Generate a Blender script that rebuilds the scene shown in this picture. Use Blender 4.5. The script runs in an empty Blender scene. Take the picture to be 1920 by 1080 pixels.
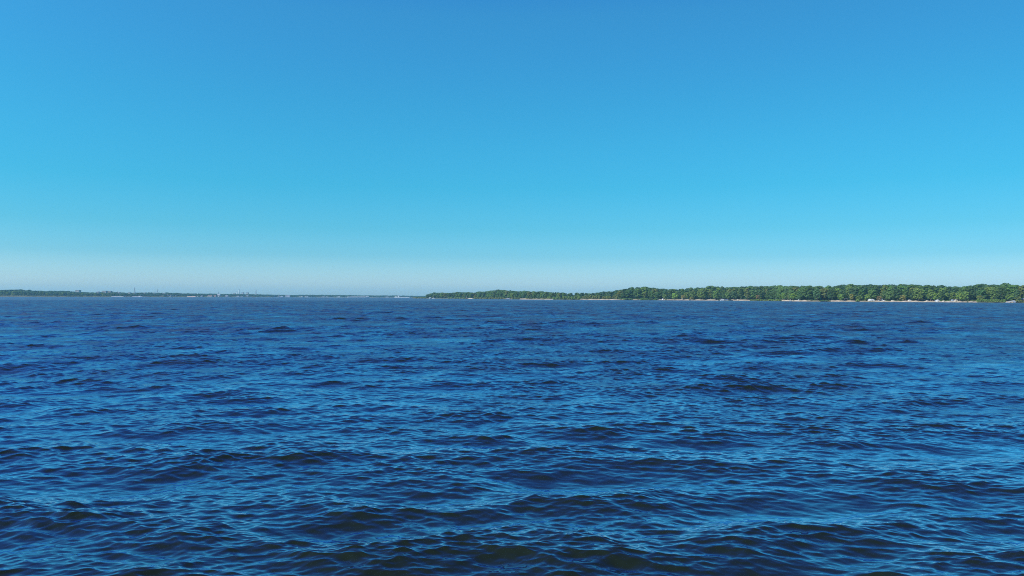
import bpy, bmesh, math, random
import numpy as np
from mathutils import Vector, Matrix

random.seed(7)
rng = np.random.default_rng(11)
sc = bpy.context.scene
COL = sc.collection
PI = math.pi

# ------------------------------------------------------------------ camera geometry
F = 1450.0            # focal length in pixels of the 1920 px wide photograph
CAMH = 4.0            # eye height above the water


def hor(x):           # row of the horizon
    return 554.2 + 0.0035 * x


def WX(x, D):
    return (x - 960.0) / F * D


def WZ(x, y, D):
    return CAMH + (hor(x) - y) / F * D


def S(px, D):
    return px / F * D


def interp(tab):
    xs = [t[0] for t in tab]
    ys = [t[1] for t in tab]
    return lambda x: np.interp(x, xs, ys)


# depth of the island shoreline and of the far bank, and the tree line over both
DSH = interp([(776, 2250), (800, 2150), (870, 1950), (960, 1600), (1040, 1420), (1120, 1395), (1200, 1370), (1320, 1290),
              (1440, 1180), (1500, 1030), (1560, 985), (1680, 955), (1800, 915), (1900, 870), (2000, 845), (2300, 800), (2900, 760)])
DFAR = interp([(-600, 2000), (-300, 2250), (0, 2600), (120, 2750), (240, 3000), (400, 3500), (480, 4000), (600, 4500), (740, 4700), (900, 4800), (1100, 4900)])
TOPR = interp([(776, 555.2), (796, 554.6), (800, 552), (806, 551.2), (812, 548.8), (830, 549), (850, 549), (862, 547.5), (870, 548.5),
               (880, 548), (890, 549), (897, 547), (905, 547.5), (915, 546), (922, 545), (930, 544), (945, 544), (955, 544.5), (965, 545.5),
               (972, 547), (985, 545.7), (1000, 547), (1010, 546.5), (1025, 547), (1035, 548), (1050, 548.2), (1070, 549.5), (1085, 549),
               (1105, 549.5), (1120, 549), (1130, 547), (1140, 546), (1150, 545.5), (1160, 543.5), (1170, 542.5), (1180, 539.5), (1190, 539),
               (1200, 538.5), (1215, 539.3), (1230, 540.5), (1245, 541), (1260, 541.5), (1280, 542.5), (1290, 540.5), (1310, 539), (1320, 539),
               (1335, 537), (1345, 536.8), (1355, 538.5), (1380, 538), (1395, 536.8), (1410, 536), (1425, 537.5), (1450, 537.3), (1465, 536.5),
               (1500, 536.5), (1520, 536), (1535, 537), (1545, 538.5), (1560, 535), (1575, 534.5), (1585, 533.5), (1600, 534.5), (1620, 534),
               (1630, 533.3), (1645, 535), (1660, 534), (1670, 533.5), (1685, 534), (1695, 533.8), (1710, 533.5), (1725, 535), (1740, 534.5),
               (1750, 536), (1765, 535), (1775, 538), (1785, 536.5), (1800, 537), (1820, 536), (1835, 533), (1850, 532.5), (1870, 533.5),
               (1895, 533), (1905, 535), (1920, 534.5), (2000, 533), (2300, 531), (2900, 530)])
TOPL = interp([(-600, 541), (0, 543), (35, 542.6), (47, 542.6), (60, 544), (80, 545), (120, 545), (135, 546), (150, 547), (180, 548), (200, 547.4),
               (215, 547.5), (230, 548), (240, 548.5), (320, 548.3), (340, 549.5), (360, 550), (400, 550.5), (420, 551), (480, 551.5),
               (500, 552), (530, 552.5), (550, 553), (570, 552.5), (610, 552.5), (640, 553), (700, 553.8), (740, 553.8), (780, 554.5), (1100, 555)])

# ------------------------------------------------------------------ mesh helper


class MB:
    def __init__(self):
        self.v = []
        self.f = []

    def add(self, vs, fs):
        n = len(self.v)
        self.v += [tuple(p) for p in vs]
        self.f += [tuple(i + n for i in q) for q in fs]
        return self

    def box(self, x0, x1, y0, y1, z0, z1):
        vs = [(x, y, z) for z in (z0, z1) for y in (y0, y1) for x in (x0, x1)]
        return self.add(vs, [(0, 2, 3, 1), (4, 5, 7, 6), (0, 1, 5, 4), (2, 6, 7, 3), (0, 4, 6, 2), (1, 3, 7, 5)])

    def tube(self, pts, radii, n=7):
        pts = [Vector(p) for p in pts]
        rings = []
        for i, p in enumerate(pts):
            d = (pts[min(i + 1, len(pts) - 1)] - pts[max(i - 1, 0)]).normalized()
            a = d.orthogonal().normalized()
            b = d.cross(a)
            rings.append([p + radii[i] * (math.cos(2 * PI * k / n) * a + math.sin(2 * PI * k / n) * b) for k in range(n)])
        vs = [q for r in rings for q in r]
        fs = []
        for i in range(len(pts) - 1):
            for k in range(n):
                fs.append((i * n + k, i * n + (k + 1) % n, (i + 1) * n + (k + 1) % n, (i + 1) * n + k))
        fs.append(tuple(reversed(range(n))))
        fs.append(tuple((len(pts) - 1) * n + k for k in range(n)))
        return self.add(vs, fs)

    def prism(self, poly, y0, y1):      # poly in x,z swept along y
        n = len(poly)
        vs = [(p[0], y0, p[1]) for p in poly] + [(p[0], y1, p[1]) for p in poly]
        fs = [tuple(range(n)), tuple(reversed(range(n, 2 * n)))]
        for k in range(n):
            fs.append((k, k + n, (k + 1) % n + n, (k + 1) % n))
        return self.add(vs, fs)

    def hull(self, L, B, H, bow=0.3, flare=0.75, rake=0.12, sheer=0.18, n=12):
        # a boat hull along x, bow at +x, waterline at z = 0
        vs = []
        for i in range(n + 1):
            t = i / n
            x = -L / 2 + L * t
            w = 1.0 if t < 1 - bow else max(0.02, math.cos((t - (1 - bow)) / bow * PI / 2) ** 0.8)
            zt = H * (1 + sheer * max(0, t - 0.45) / 0.55)
            xr = rake * H * max(0, t - 0.6) / 0.4 * 2
            half = B / 2 * w
            vs += [(x - xr, -half * flare * 0.6, -0.35 * H), (x, -half * flare, 0.1 * H), (x + xr, -half, zt),
                   (x + xr, half, zt), (x, half * flare, 0.1 * H), (x - xr, half * flare * 0.6, -0.35 * H)]
        fs = []
        for i in range(n):
            for k in range(6):
                fs.append((i * 6 + k, (i + 1) * 6 + k, (i + 1) * 6 + (k + 1) % 6, i * 6 + (k + 1) % 6))
        fs.append(tuple(range(6)))
        fs.append(tuple(reversed([n * 6 + k for k in range(6)])))
        return self.add(vs, fs)

    def mesh(self, name, mat, smooth=False):
        me = bpy.data.meshes.new(name)
        me.from_pydata(self.v, [], self.f)
        me.materials.append(mat)
        bm = bmesh.new()
        bm.from_mesh(me)
        bmesh.ops.recalc_face_normals(bm, faces=bm.faces)
        bm.to_mesh(me)
        bm.free()
        if smooth:
            me.polygons.foreach_set('use_smooth', [True] * len(me.polygons))
        return me

    def build(self, name, mat, parent=None, smooth=False, bevel=0.0):
        me = self.mesh(name, mat, smooth)
        if bevel:
            bm = bmesh.new()
            bm.from_mesh(me)
            bmesh.ops.bevel(bm, geom=list(bm.edges), offset=bevel, segments=2, affect='EDGES', clamp_overlap=True)
            bm.to_mesh(me)
            bm.free()
        o = bpy.data.objects.new(name, me)
        COL.objects.link(o)
        if parent:
            o.parent = parent
        return o


def tag(o, label=None, cat=None, group=None, kind=None):
    if label:
        o['label'] = label
    if cat:
        o['category'] = cat
    if group:
        o['group'] = group
    if kind:
        o['kind'] = kind
    return o


def thing(name, loc, label, cat, group=None, rz=0.0):
    o = bpy.data.objects.new(name, None)
    o.empty_display_size = 0.5
    o.location = loc
    o.rotation_euler = (0, 0, rz)
    COL.objects.link(o)
    return tag(o, label, cat, group)


# ------------------------------------------------------------------ materials
def newmat(name):
    m = bpy.data.materials.new(name)
    m.use_nodes = True
    nt = m.node_tree
    return m, nt, nt.nodes['Principled BSDF'], nt.nodes.new, nt.links.new


def paint(name, col, rough=0.5, var=0.25, scale=0.6, spec=0.3, metal=0.0):
    m, nt, b, N, L = newmat(name)
    tc = N('ShaderNodeTexCoord')
    no = N('ShaderNodeTexNoise')
    no.inputs['Scale'].default_value = scale
    no.inputs['Detail'].default_value = 6
    L(tc.outputs['Object'], no.inputs['Vector'])
    cr = N('ShaderNodeValToRGB')
    cr.color_ramp.elements[0].position = 0.3
    cr.color_ramp.elements[1].position = 0.7
    cr.color_ramp.elements[0].color = [c * (1 - var) for c in col] + [1]
    cr.color_ramp.elements[1].color = [min(1, c * (1 + var * 0.4)) for c in col] + [1]
    L(no.outputs['Fac'], cr.inputs['Fac'])
    L(cr.outputs['Color'], b.inputs['Base Color'])
    b.inputs['Roughness'].default_value = rough
    b.inputs['Specular IOR Level'].default_value = spec
    b.inputs['Metallic'].default_value = metal
    return m


M = {
    'white': paint('white_paint', (0.52, 0.52, 0.52), 0.45, 0.12),
    'canvas': paint('white_canvas', (0.50, 0.49, 0.46), 0.85, 0.10),
    'cream': paint('cream_canvas', (0.46, 0.41, 0.32), 0.85, 0.15),
    'greycloth': paint('grey_canvas', (0.32, 0.37, 0.42), 0.85, 0.2),
    'bluecloth': paint('blue_cover', (0.06, 0.09, 0.22), 0.8, 0.2),
    'dark': paint('dark_hull', (0.025, 0.035, 0.05), 0.5, 0.3),
    'rust': paint('rusty_hull', (0.50, 0.34, 0.27), 0.7, 0.3, 0.2),
    'palehull': paint('pale_hull', (0.30, 0.31, 0.35), 0.6, 0.15, 0.2),
    'lilac': paint('pale_lilac_paint', (0.36, 0.37, 0.46), 0.6, 0.15, 0.2),
    'concrete': paint('concrete', (0.42, 0.43, 0.43), 0.8, 0.15, 0.1),
    'palewall': paint('pale_wall', (0.40, 0.39, 0.38), 0.8, 0.15, 0.1),
    'pinkwall': paint('pinkish_wall', (0.52, 0.42, 0.42), 0.8, 0.15, 0.1),
    'roof': paint('grey_roof', (0.16, 0.17, 0.19), 0.7, 0.25, 0.2),
    'redroof': paint('brown_roof', (0.22, 0.13, 0.10), 0.7, 0.25, 0.2),
    'glass': paint('window_glass', (0.03, 0.05, 0.07), 0.1, 0.1, spec=0.6),
    'steel': paint('galvanised_steel', (0.30, 0.32, 0.34), 0.5, 0.2),
    'wood': paint('weathered_wood', (0.16, 0.12, 0.09), 0.85, 0.3, 2.0),
    'darkwood': paint('dark_wet_wood', (0.04, 0.04, 0.045), 0.8, 0.3, 2.0),
    'paledrift': paint('bleached_wood', (0.55, 0.50, 0.42), 0.85, 0.2, 2.0),
    'bark': paint('bark', (0.11, 0.09, 0.07), 0.9, 0.35, 1.2),
    'skin': paint('skin', (0.55, 0.34, 0.25), 0.6, 0.1, 3.0),
    'hair': paint('brown_hair', (0.05, 0.03, 0.02), 0.6, 0.2, 3.0),
    'cloth_blue': paint('blue_swimwear', (0.07, 0.12, 0.30), 0.8, 0.1, 3.0),
    'cloth_red': paint('red_swimwear', (0.45, 0.08, 0.08), 0.8, 0.1, 3.0),
}


def leaf_material():
    m, nt, b, N, L = newmat('foliage')
    oi = N('ShaderNodeObjectInfo')
    geo = N('ShaderNodeNewGeometry')
    no = N('ShaderNodeTexNoise')
    no.inputs['Scale'].default_value = 0.35
    no.inputs['Detail'].default_value = 3
    L(geo.outputs['Position'], no.inputs['Vector'])
    mr = N('ShaderNodeMapRange')
    mr.inputs['From Min'].default_value = 0.3
    mr.inputs['From Max'].default_value = 0.7
    mr.inputs['To Min'].default_value = 0.78
    mr.inputs['To Max'].default_value = 1.22
    L(no.outputs['Fac'], mr.inputs['Value'])
    vm = N('ShaderNodeVectorMath')
    vm.operation = 'SCALE'
    L(oi.outputs['Color'], vm.inputs[0])
    L(mr.outputs['Result'], vm.inputs['Scale'])
    hs = N('ShaderNodeHueSaturation')
    rn = N('ShaderNodeMapRange')
    rn.inputs['To Min'].default_value = 0.485
    rn.inputs['To Max'].default_value = 0.515
    L(geo.outputs['Random Per Island'], rn.inputs['Value'])
    L(rn.outputs['Result'], hs.inputs['Hue'])
    L(vm.outputs['Vector'], hs.inputs['Color'])
    b.inputs['Roughness'].default_value = 0.6
    b.inputs['Specular IOR Level'].default_value = 0.2
    L(hs.outputs['Color'], b.inputs['Base Color'])
    tr = N('ShaderNodeBsdfTranslucent')
    L(hs.outputs['Color'], tr.inputs['Color'])
    mx = N('ShaderNodeMixShader')
    mx.inputs['Fac'].default_value = 0.36
    L(b.outputs['BSDF'], mx.inputs[1])
    L(tr.outputs['BSDF'], mx.inputs[2])
    L(mx.outputs['Shader'], nt.nodes['Material Output'].inputs['Surface'])
    return m


LEAF = leaf_material()


def ground_material():
    m, nt, b, N, L = newmat('shore_ground')
    at = N('ShaderNodeAttribute')
    at.attribute_name = 'sand'
    geo = N('ShaderNodeNewGeometry')
    no = N('ShaderNodeTexNoise')
    no.inputs['Scale'].default_value = 0.15
    no.inputs['Detail'].default_value = 6
    L(geo.outputs['Position'], no.inputs['Vector'])
    mx = N('ShaderNodeMix')
    mx.data_type = 'RGBA'
    mx.inputs['A'].default_value = (0.06, 0.075, 0.03, 1)
    cr = N('ShaderNodeValToRGB')
    cr.color_ramp.elements[0].position = 0.35
    cr.color_ramp.elements[0].color = (0.34, 0.28, 0.20, 1)
    cr.color_ramp.elements[1].position = 0.65
    cr.color_ramp.elements[1].color = (0.48, 0.40, 0.30, 1)
    L(no.outputs['Fac'], cr.inputs['Fac'])
    L(cr.outputs['Color'], mx.inputs['B'])
    L(at.outputs['Fac'], mx.inputs['Factor'])
    L(mx.outputs['Result'], b.inputs['Base Color'])
    b.inputs['Roughness'].default_value = 0.95
    b.inputs['Specular IOR Level'].default_value = 0.1
    return m


# ------------------------------------------------------------------ world, sun, camera
SUN_AZ = math.radians(-122)
SUN_EL = math.radians(40)
w = bpy.data.worlds.new("World")
sc.world = w
w.use_nodes = True
nt = w.node_tree
bg = nt.nodes['Background']
sky = nt.nodes.new('ShaderNodeTexSky')
sky.sky_type = 'NISHITA'
sky.sun_disc = False
sky.sun_elevation = SUN_EL
sky.sun_rotation = SUN_AZ
sky.air_density = 1.0
sky.dust_density = 1.0
sky.ozone_density = 2.0
# the deep cyan of this sky: a gain by elevation on the physical sky
NISH = {1: (.412, .439, .364), 3: (.418, .509, .490), 5: (.362, .487, .546), 8: (.279, .411, .542), 11: (.224, .345, .501), 14: (.187, .295, .455),
        17: (.159, .256, .412), 20: (.140, .226, .377), 30: (.100, .165, .293), 45: (.079, .130, .238), 85: (.091, .139, .252)}
WANT = {1: (180, 222, 237), 3: (127, 206, 236), 5: (96, 196, 233), 8: (70, 184, 230), 11: (64, 174, 226), 14: (60, 164, 220),
        17: (58, 155, 215), 20: (57, 148, 210), 30: (36, 108, 204), 45: (24, 86, 188), 85: (18, 66, 155)}


def lin(c):
    c /= 255.0
    return c / 12.92 if c <= 0.04045 else ((c + 0.055) / 1.055) ** 2.4


tc = nt.nodes.new('ShaderNodeTexCoord')
sep = nt.nodes.new('ShaderNodeSeparateXYZ')
nt.links.new(tc.outputs['Generated'], sep.inputs[0])
cr = nt.nodes.new('ShaderNodeValToRGB')
nt.links.new(sep.outputs['Z'], cr.inputs['Fac'])
els = sorted(NISH)
for i, e in enumerate(els):
    el = cr.color_ramp.elements[i] if i < 2 else cr.color_ramp.elements.new(math.sin(math.radians(e)))
    el.position = math.sin(math.radians(e))
for i, e in enumerate(els):
    cr.color_ramp.elements[i].color = [lin(WANT[e][k]) / NISH[e][k] / 4 for k in range(3)] + [1]
mul = nt.nodes.new('ShaderNodeVectorMath')
mul.operation = 'MULTIPLY'
nt.links.new(sky.outputs['Color'], mul.inputs[0])
nt.links.new(cr.outputs['Color'], mul.inputs[1])
scl = nt.nodes.new('ShaderNodeVectorMath')
scl.operation = 'SCALE'
scl.inputs['Scale'].default_value = 4.0
nt.links.new(mul.outputs['Vector'], scl.inputs[0])
azm = nt.nodes.new('ShaderNodeMath')      # this sky is a little brighter to the left
azm.operation = 'MULTIPLY_ADD'
azm.inputs[1].default_value = -0.6
azm.inputs[2].default_value = 3.05
nt.links.new(sep.outputs['X'], azm.inputs[0])
nt.links.new(azm.outputs['Value'], scl.inputs['Scale'])
nt.links.new(scl.outputs['Vector'], bg.inputs['Color'])
bg.inputs['Strength'].default_value = 0.1

sd = bpy.data.lights.new('sun', 'SUN')
sd.energy = 5.0
sd.angle = math.radians(0.5)
sd.color = (1.0, 0.94, 0.84)
so = bpy.data.objects.new('sun', sd)
COL.objects.link(so)
tosun = Vector((math.sin(SUN_AZ) * math.cos(SUN_EL), math.cos(SUN_AZ) * math.cos(SUN_EL), math.sin(SUN_EL)))
so.rotation_euler = tosun.to_track_quat('Z', 'Y').to_euler()

cd = bpy.data.cameras.new('camera')
cd.sensor_width = 36
cd.lens = 36 * F / 1920
cd.clip_start = 0.1
cd.clip_end = 30000
co = bpy.data.objects.new('camera', cd)
COL.objects.link(co)
pitch = math.atan((hor(960) - 540) / F)
roll = math.atan(0.0035)
co.matrix_world = Matrix.Translation((0, 0, CAMH)) @ Matrix.Rotation(PI / 2 + pitch, 4, 'X') @ Matrix.Rotation(roll, 4, 'Z')
sc.camera = co
vs = sc.view_settings
vs.view_transform = 'Standard'
vs.look = 'None'
vs.exposure = 0.35
vs.gamma = 1.0
vs.use_curve_mapping = False
cy = sc.cycles
cy.max_bounces = 6
cy.diffuse_bounces = 2
cy.glossy_bounces = 3
cy.transmission_bounces = 2
cy.volume_bounces = 0
cy.use_denoising = False
cy.filter_width = 1.0
cy.sample_clamp_indirect = 4.0

# ------------------------------------------------------------------ water
NW = 240
lamE = np.exp(np.linspace(math.log(0.06), math.log(8.0), NW + 1))
lam = (lamE[:-1] * (lamE[1:] / lamE[:-1]) ** rng.random(NW))
dln = math.log(lamE[1] / lamE[0])


def slope_density(l):                     # mean square slope per ln(wavelength)
    peak = 0.0118 / (0.52 * math.sqrt(2 * PI)) * np.exp(-0.5 * (np.log(l / 2.7) / 0.52) ** 2)
    short = 0.0085 / (1 + (l / 0.8) ** 3) * np.minimum(1, (l / 0.18)) ** 1.6
    chop = 0.0068 / (0.42 * math.sqrt(2 * PI)) * np.exp(-0.5 * (np.log(l / 0.42) / 0.42) ** 2)
    swell = 0.0016 / (0.25 * math.sqrt(2 * PI)) * np.exp(-0.5 * (np.log(l / 4.8) / 0.25) ** 2)
    return peak + short + chop + swell


mss = slope_density(lam) * dln
k_ = 2 * PI / lam
amp = np.sqrt(2 * mss) / k_
spread = np.where(lam > 1.3, 0.34, 0.45)
side = np.where(rng.random(NW) < 0.5, -1, 1) * np.where(lam > 1.3, 0.30, 0.28)
ang = -PI / 2 + side + spread * rng.standard_normal(NW)
kx, ky = k_ * np.cos(ang), k_ * np.sin(ang)
ph = rng.random(NW) * 2 * PI


def build_water():
    DR = 0.0014
    r0, r1 = 7.0, 800.0
    nf = int(math.log(r1 / r0) / DR)
    rr = np.concatenate([np.array([0.5, 1.0, 1.6, 2.2]), 2.5 * np.exp(np.linspace(0, math.log(r0 / 2.5), 230)[:-1]), r0 * np.exp(np.arange(nf) * DR), r1 * np.exp(np.linspace(0.0012, math.log(7200 / r1), 110))])
    fine = np.linspace(-38, 38, 960)
    side = 38 + np.arange(1, 281) * 0.25             # the water beside the view, with a coarser mesh
    coarse = np.linspace(108, 252, 22)[1:-1]
    deg = np.concatenate([fine, side, coarse, 360 - side[::-1]])
    th = np.radians(deg)
    nr, nc, nfine = len(rr), len(th), len(fine)
    co_ = np.zeros((nr, nc, 3), np.float32)
    att = np.zeros((nr, nc), np.float32)
    dth = math.radians(76 / 959)
    sx, cx = np.sin(th), np.cos(th)
    drr = np.gradient(rr)
    # gusts and wave groups: slow modulation of the short and of the long waves
    gk = [(2 * PI / l * math.cos(a), 2 * PI / l * math.sin(a), p) for l, a, p in
          zip(np.exp(rng.uniform(math.log(4), math.log(60), 22)), rng.uniform(0, PI, 22), rng.uniform(0, 2 * PI, 22))]
    for i0 in range(0, nr, 40):
        i1 = min(nr, i0 + 40)
        X = (rr[i0:i1, None] * sx[None]).astype(np.float32)
        Y = (rr[i0:i1, None] * cx[None]).astype(np.float32)
        co_[i0:i1, :, 0] = X
        co_[i0:i1, :, 1] = Y
        ns = len(side)
        for c0, c1, dt in ((0, nfine, dth), (nfine, nfine + ns, math.radians(0.25)), (nc - ns, nc, math.radians(0.25)), (nfine + ns, nc - ns, 0.12)):
            cell = max(drr[i0], rr[i0] * dt)
            wgt0 = np.clip((lam / cell - 1.4) / 1.0, 0, 1)
            wgt = np.clip((lam / cell - 0.8) / 0.8, 0, 1) if dt == dth else wgt0
            rough0 = 0.32 * math.sqrt(float(np.sum(mss * (1 - wgt0 ** 2)))) + 0.004
            att[i0:i1, c0:c1] = rough0
            if wgt.max() <= 0 or rr[i0] < 2.4 or dt > 0.1:
                continue
            x, y = X[:, c0:c1], Y[:, c0:c1]
            g = np.zeros_like(x)
            for a, b, p in gk:
                g += np.sin(np.float32(a) * x + np.float32(b) * y + np.float32(p))
            g *= 0.30
            ms = np.clip(1 + 0.14 * g, 0.6, 1.5)
            att[i0:i1, c0:c1] = rough0 * np.clip(1 + 0.15 * g, 0.6, 1.5)
            g2 = np.zeros_like(x)
            for a, b, p in gk[:10]:
                g2 += np.sin(np.float32(b * 0.7) * x + np.float32(a * 0.7) * y + np.float32(p * 1.7))
            ml = np.clip(1 + 0.15 * g2, 0.4, 1.7)
            dz = np.zeros_like(x)
            dx = np.zeros_like(x)
            dy = np.zeros_like(x)
            grouped = False
            for j in np.nonzero(wgt > 0)[0][::-1]:
                if lam[j] <= 1.3 and not grouped:        # ripples ride on the crests and leave the troughs smoother
                    ms = ms * np.clip(1.05 + 3.5 * dz, 0.62, 1.35)
                    grouped = True
                phs = np.float32(kx[j]) * x + np.float32(ky[j]) * y + np.float32(ph[j])
                a = np.float32(amp[j] * wgt[j]) * (ml if lam[j] > 1.3 else ms)
                dz += a * np.cos(phs)
                s = a * np.sin(phs)
                q = 0.85 if lam[j] > 0.2 else 0.6
                dx -= np.float32(q * math.cos(ang[j])) * s
                dy -= np.float32(q * math.sin(ang[j])) * s
            dd = np.abs((deg[c0:c1] + 180) % 360 - 180)
            ed = np.clip((108 - dd) / 6.0, 0, 1).astype(np.float32)[None]
            co_[i0:i1, c0:c1, 0] += dx * ed
            co_[i0:i1, c0:c1, 1] += dy * ed
            co_[i0:i1, c0:c1, 2] += dz * ed
    # a flat centre point under the boat
    V = np.concatenate([co_.reshape(-1, 3), np.array([[0, 0, 0]], np.float32)])
    A = np.concatenate([att.ravel(), [0.1]]).astype(np.float32)
    ii = np.arange(nr - 1)[:, None]
    jj = np.arange(nc)[None]
    a = ii * nc + jj
    b = ii * nc + (jj + 1) % nc
    c = (ii + 1) * nc + (jj + 1) % nc
    d = (ii + 1) * nc + jj
    Q = np.stack([a + 0 * b, b, c, d], -1).reshape(-1, 4)[:, ::-1]
    T = np.stack([np.full(nc, nr * nc), (np.arange(nc) + 1) % nc, np.arange(nc)], -1)
    me = bpy.data.meshes.new('water')
    me.vertices.add(len(V))
    me.vertices.foreach_set('co', V.ravel())
    nl = Q.size + T.size
    me.loops.add(nl)
    me.loops.foreach_set('vertex_index', np.concatenate([Q.ravel(), T.ravel()]).astype(np.int32))
    me.polygons.add(len(Q) + len(T))
    st = np.concatenate([np.arange(len(Q)) * 4, Q.size + np.arange(len(T)) * 3]).astype(np.int32)
    me.polygons.foreach_set('loop_start', st)
    me.update(calc_edges=True)
    me.polygons.foreach_set('use_smooth', np.ones(len(Q) + len(T), bool))
    at = me.attributes.new('ripple', 'FLOAT', 'POINT')
    at.data.foreach_set('value', A)
    if me.polygons[1000].normal.z < 0:
        me.flip_normals()
    m, nt, bs, N, L = newmat('river_water')
    geo = N('ShaderNodeNewGeometry')
    atn = N('ShaderNodeAttribute')
    atn.attribute_name = 'ripple'

    def slopes(scale, detail):
        n = N('ShaderNodeTexNoise')
        n.inputs['Scale'].default_value = scale
        n.inputs['Detail'].default_value = detail
        mp = N('ShaderNodeMapping')
        mp.inputs['Scale'].default_value = (0.55, 1.0, 1.0)
        L(geo.outputs['Position'], mp.inputs['Vector'])
        L(mp.outputs['Vector'], n.inputs['Vector'])
        s = N('ShaderNodeVectorMath')
        s.operation = 'SUBTRACT'
        L(n.outputs['Color'], s.inputs[0])
        s.inputs[1].default_value = (0.5, 0.5, 0.5)
        return s
    s1 = slopes(22.0, 2.0)
    k1 = N('ShaderNodeVectorMath')
    k1.operation = 'MULTIPLY'
    k1.inputs[1].default_value = (0.06, 0.10, 0)
    L(s1.outputs['Vector'], k1.inputs[0])
    # slopes too small for the mesh become microfacet roughness: alpha = rms slope
    # and the wind ruffles the surface in patches of a few metres and of tens of metres
    pn = []
    for scale, amt in ((0.16, 0.8), (0.03, 0.15), (0.5, 0.9)):
        n = N('ShaderNodeTexNoise')
        n.inputs['Scale'].default_value = scale
        n.inputs['Detail'].default_value = 2.0
        L(geo.outputs['Position'], n.inputs['Vector'])
        r = N('ShaderNodeMapRange')
        r.inputs['From Min'].default_value = 0.32
        r.inputs['From Max'].default_value = 0.68
        r.inputs['To Min'].default_value = 1 - 0.6 * amt
        r.inputs['To Max'].default_value = 1 + 0.6 * amt
        L(n.outputs['Fac'], r.inputs['Value'])
        pn.append(r)
    pm = N('ShaderNodeMath')
    pm.operation = 'MULTIPLY'
    L(pn[0].outputs['Result'], pm.inputs[0])
    L(pn[1].outputs['Result'], pm.inputs[1])
    pm2 = N('ShaderNodeMath')
    pm2.operation = 'MULTIPLY'
    L(pm.outputs['Value'], pm2.inputs[0])
    L(pn[2].outputs['Result'], pm2.inputs[1])
    rip = N('ShaderNodeMath')
    rip.operation = 'MULTIPLY'
    L(pm2.outputs['Value'], rip.inputs[0])
    L(atn.outputs['Fac'], rip.inputs[1])
    rt = N('ShaderNodeMath')
    rt.operation = 'SQRT'
    al = N('ShaderNodeMath')
    al.operation = 'MULTIPLY'
    al.inputs[1].default_value = 1.6
    L(rip.outputs['Value'], al.inputs[0])
    L(al.outputs['Value'], rt.inputs[0])
    ad = k1
    ad2 = N('ShaderNodeVectorMath')
    L(ad.outputs['Vector'], ad2.inputs[0])
    L(geo.outputs['Normal'], ad2.inputs[1])
    nn = N('ShaderNodeVectorMath')
    nn.operation = 'NORMALIZE'
    L(ad2.outputs['Vector'], nn.inputs[0])
    # murky water body under a blue tinted mirror; the reflectance of a sea with
    # ripples of rms slope a stays under 1 / (1 + c a) towards grazing view
    body = N('ShaderNodeBsdfDiffuse')
    body.inputs['Color'].default_value = (0.0078, 0.0130, 0.0105, 1)
    gl = N('ShaderNodeBsdfGlossy')
    gl.distribution = 'GGX'
    gl.inputs['Color'].default_value = (0.68, 0.82, 0.98, 1)
    L(rt.outputs['Value'], gl.inputs['Roughness'])
    L(nn.outputs['Vector'], gl.inputs['Normal'])
    fr = N('ShaderNodeFresnel')
    fr.inputs['IOR'].default_value = 1.55
    L(nn.outputs['Vector'], fr.inputs['Normal'])
    cap = N('ShaderNodeMath')
    cap.operation = 'MULTIPLY_ADD'
    L(rip.outputs['Value'], cap.inputs[0])
    cap.inputs[1].default_value = 23.0
    cap.inputs[2].default_value = 1.12
    inv = N('ShaderNodeMath')
    inv.operation = 'DIVIDE'
    inv.inputs[0].default_value = 1.0
    L(cap.outputs['Value'], inv.inputs[1])
    mn = N('ShaderNodeMath')
    mn.operation = 'MINIMUM'
    gain = N('ShaderNodeMath')
    gain.operation = 'MULTIPLY_ADD'
    gain.inputs[1].default_value = 2.15
    gain.inputs[2].default_value = -0.115
    gain.use_clamp = True
    L(fr.outputs['Fac'], gain.inputs[0])
    L(gain.outputs['Value'], mn.inputs[0])
    L(inv.outputs['Value'], mn.inputs[1])
    mxs = N('ShaderNodeMixShader')
    L(mn.outputs['Value'], mxs.inputs['Fac'])
    L(body.outputs['BSDF'], mxs.inputs[1])
    L(gl.outputs['BSDF'], mxs.inputs[2])
    nt.nodes.remove(bs)
    L(mxs.outputs['Shader'], nt.nodes['Material Output'].inputs['Surface'])
    me.materials.append(m)
    o = bpy.data.objects.new('water', me)
    COL.objects.link(o)
    o['kind'] = 'structure'
    o['label'] = 'wide dark blue river water covered in small wind waves'
    return o


build_water()

# ------------------------------------------------------------------ land
SAND = [(879, 885, 1.0), (948, 960, .35), (975, 997, 1.0), (997, 1037, .75), (1088, 1106, .8), (1106, 1158, 1.0), (1158, 1172, .55), (1183, 1200, .55),
        (1232, 1247, .8), (1250, 1268, .7), (1268, 1292, .9), (1296, 1346, .9), (1372, 1406, .85), (1465, 1512, 1.0), (1512, 1538, .5), (1558, 1584, 1.0),
        (1584, 1604, .8), (1612, 1640, .6), (1640, 1726, 1.0), (1726, 1800, 1.0), (1800, 1812, .8), (1816, 1832, .9), (1886, 1906, .9)]


def sand_at(x):
    for a, b, s in SAND:
        if a <= x <= b:
            return s
    return 0.10


ZG = interp([(-40, -1.2), (-6, -0.5), (0, 0.0), (4, 0.5), (14, 1.5), (30, 2.0), (60, 2.4), (150, 3.0), (420, 3.5)])
GROUND = ground_material()


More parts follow.
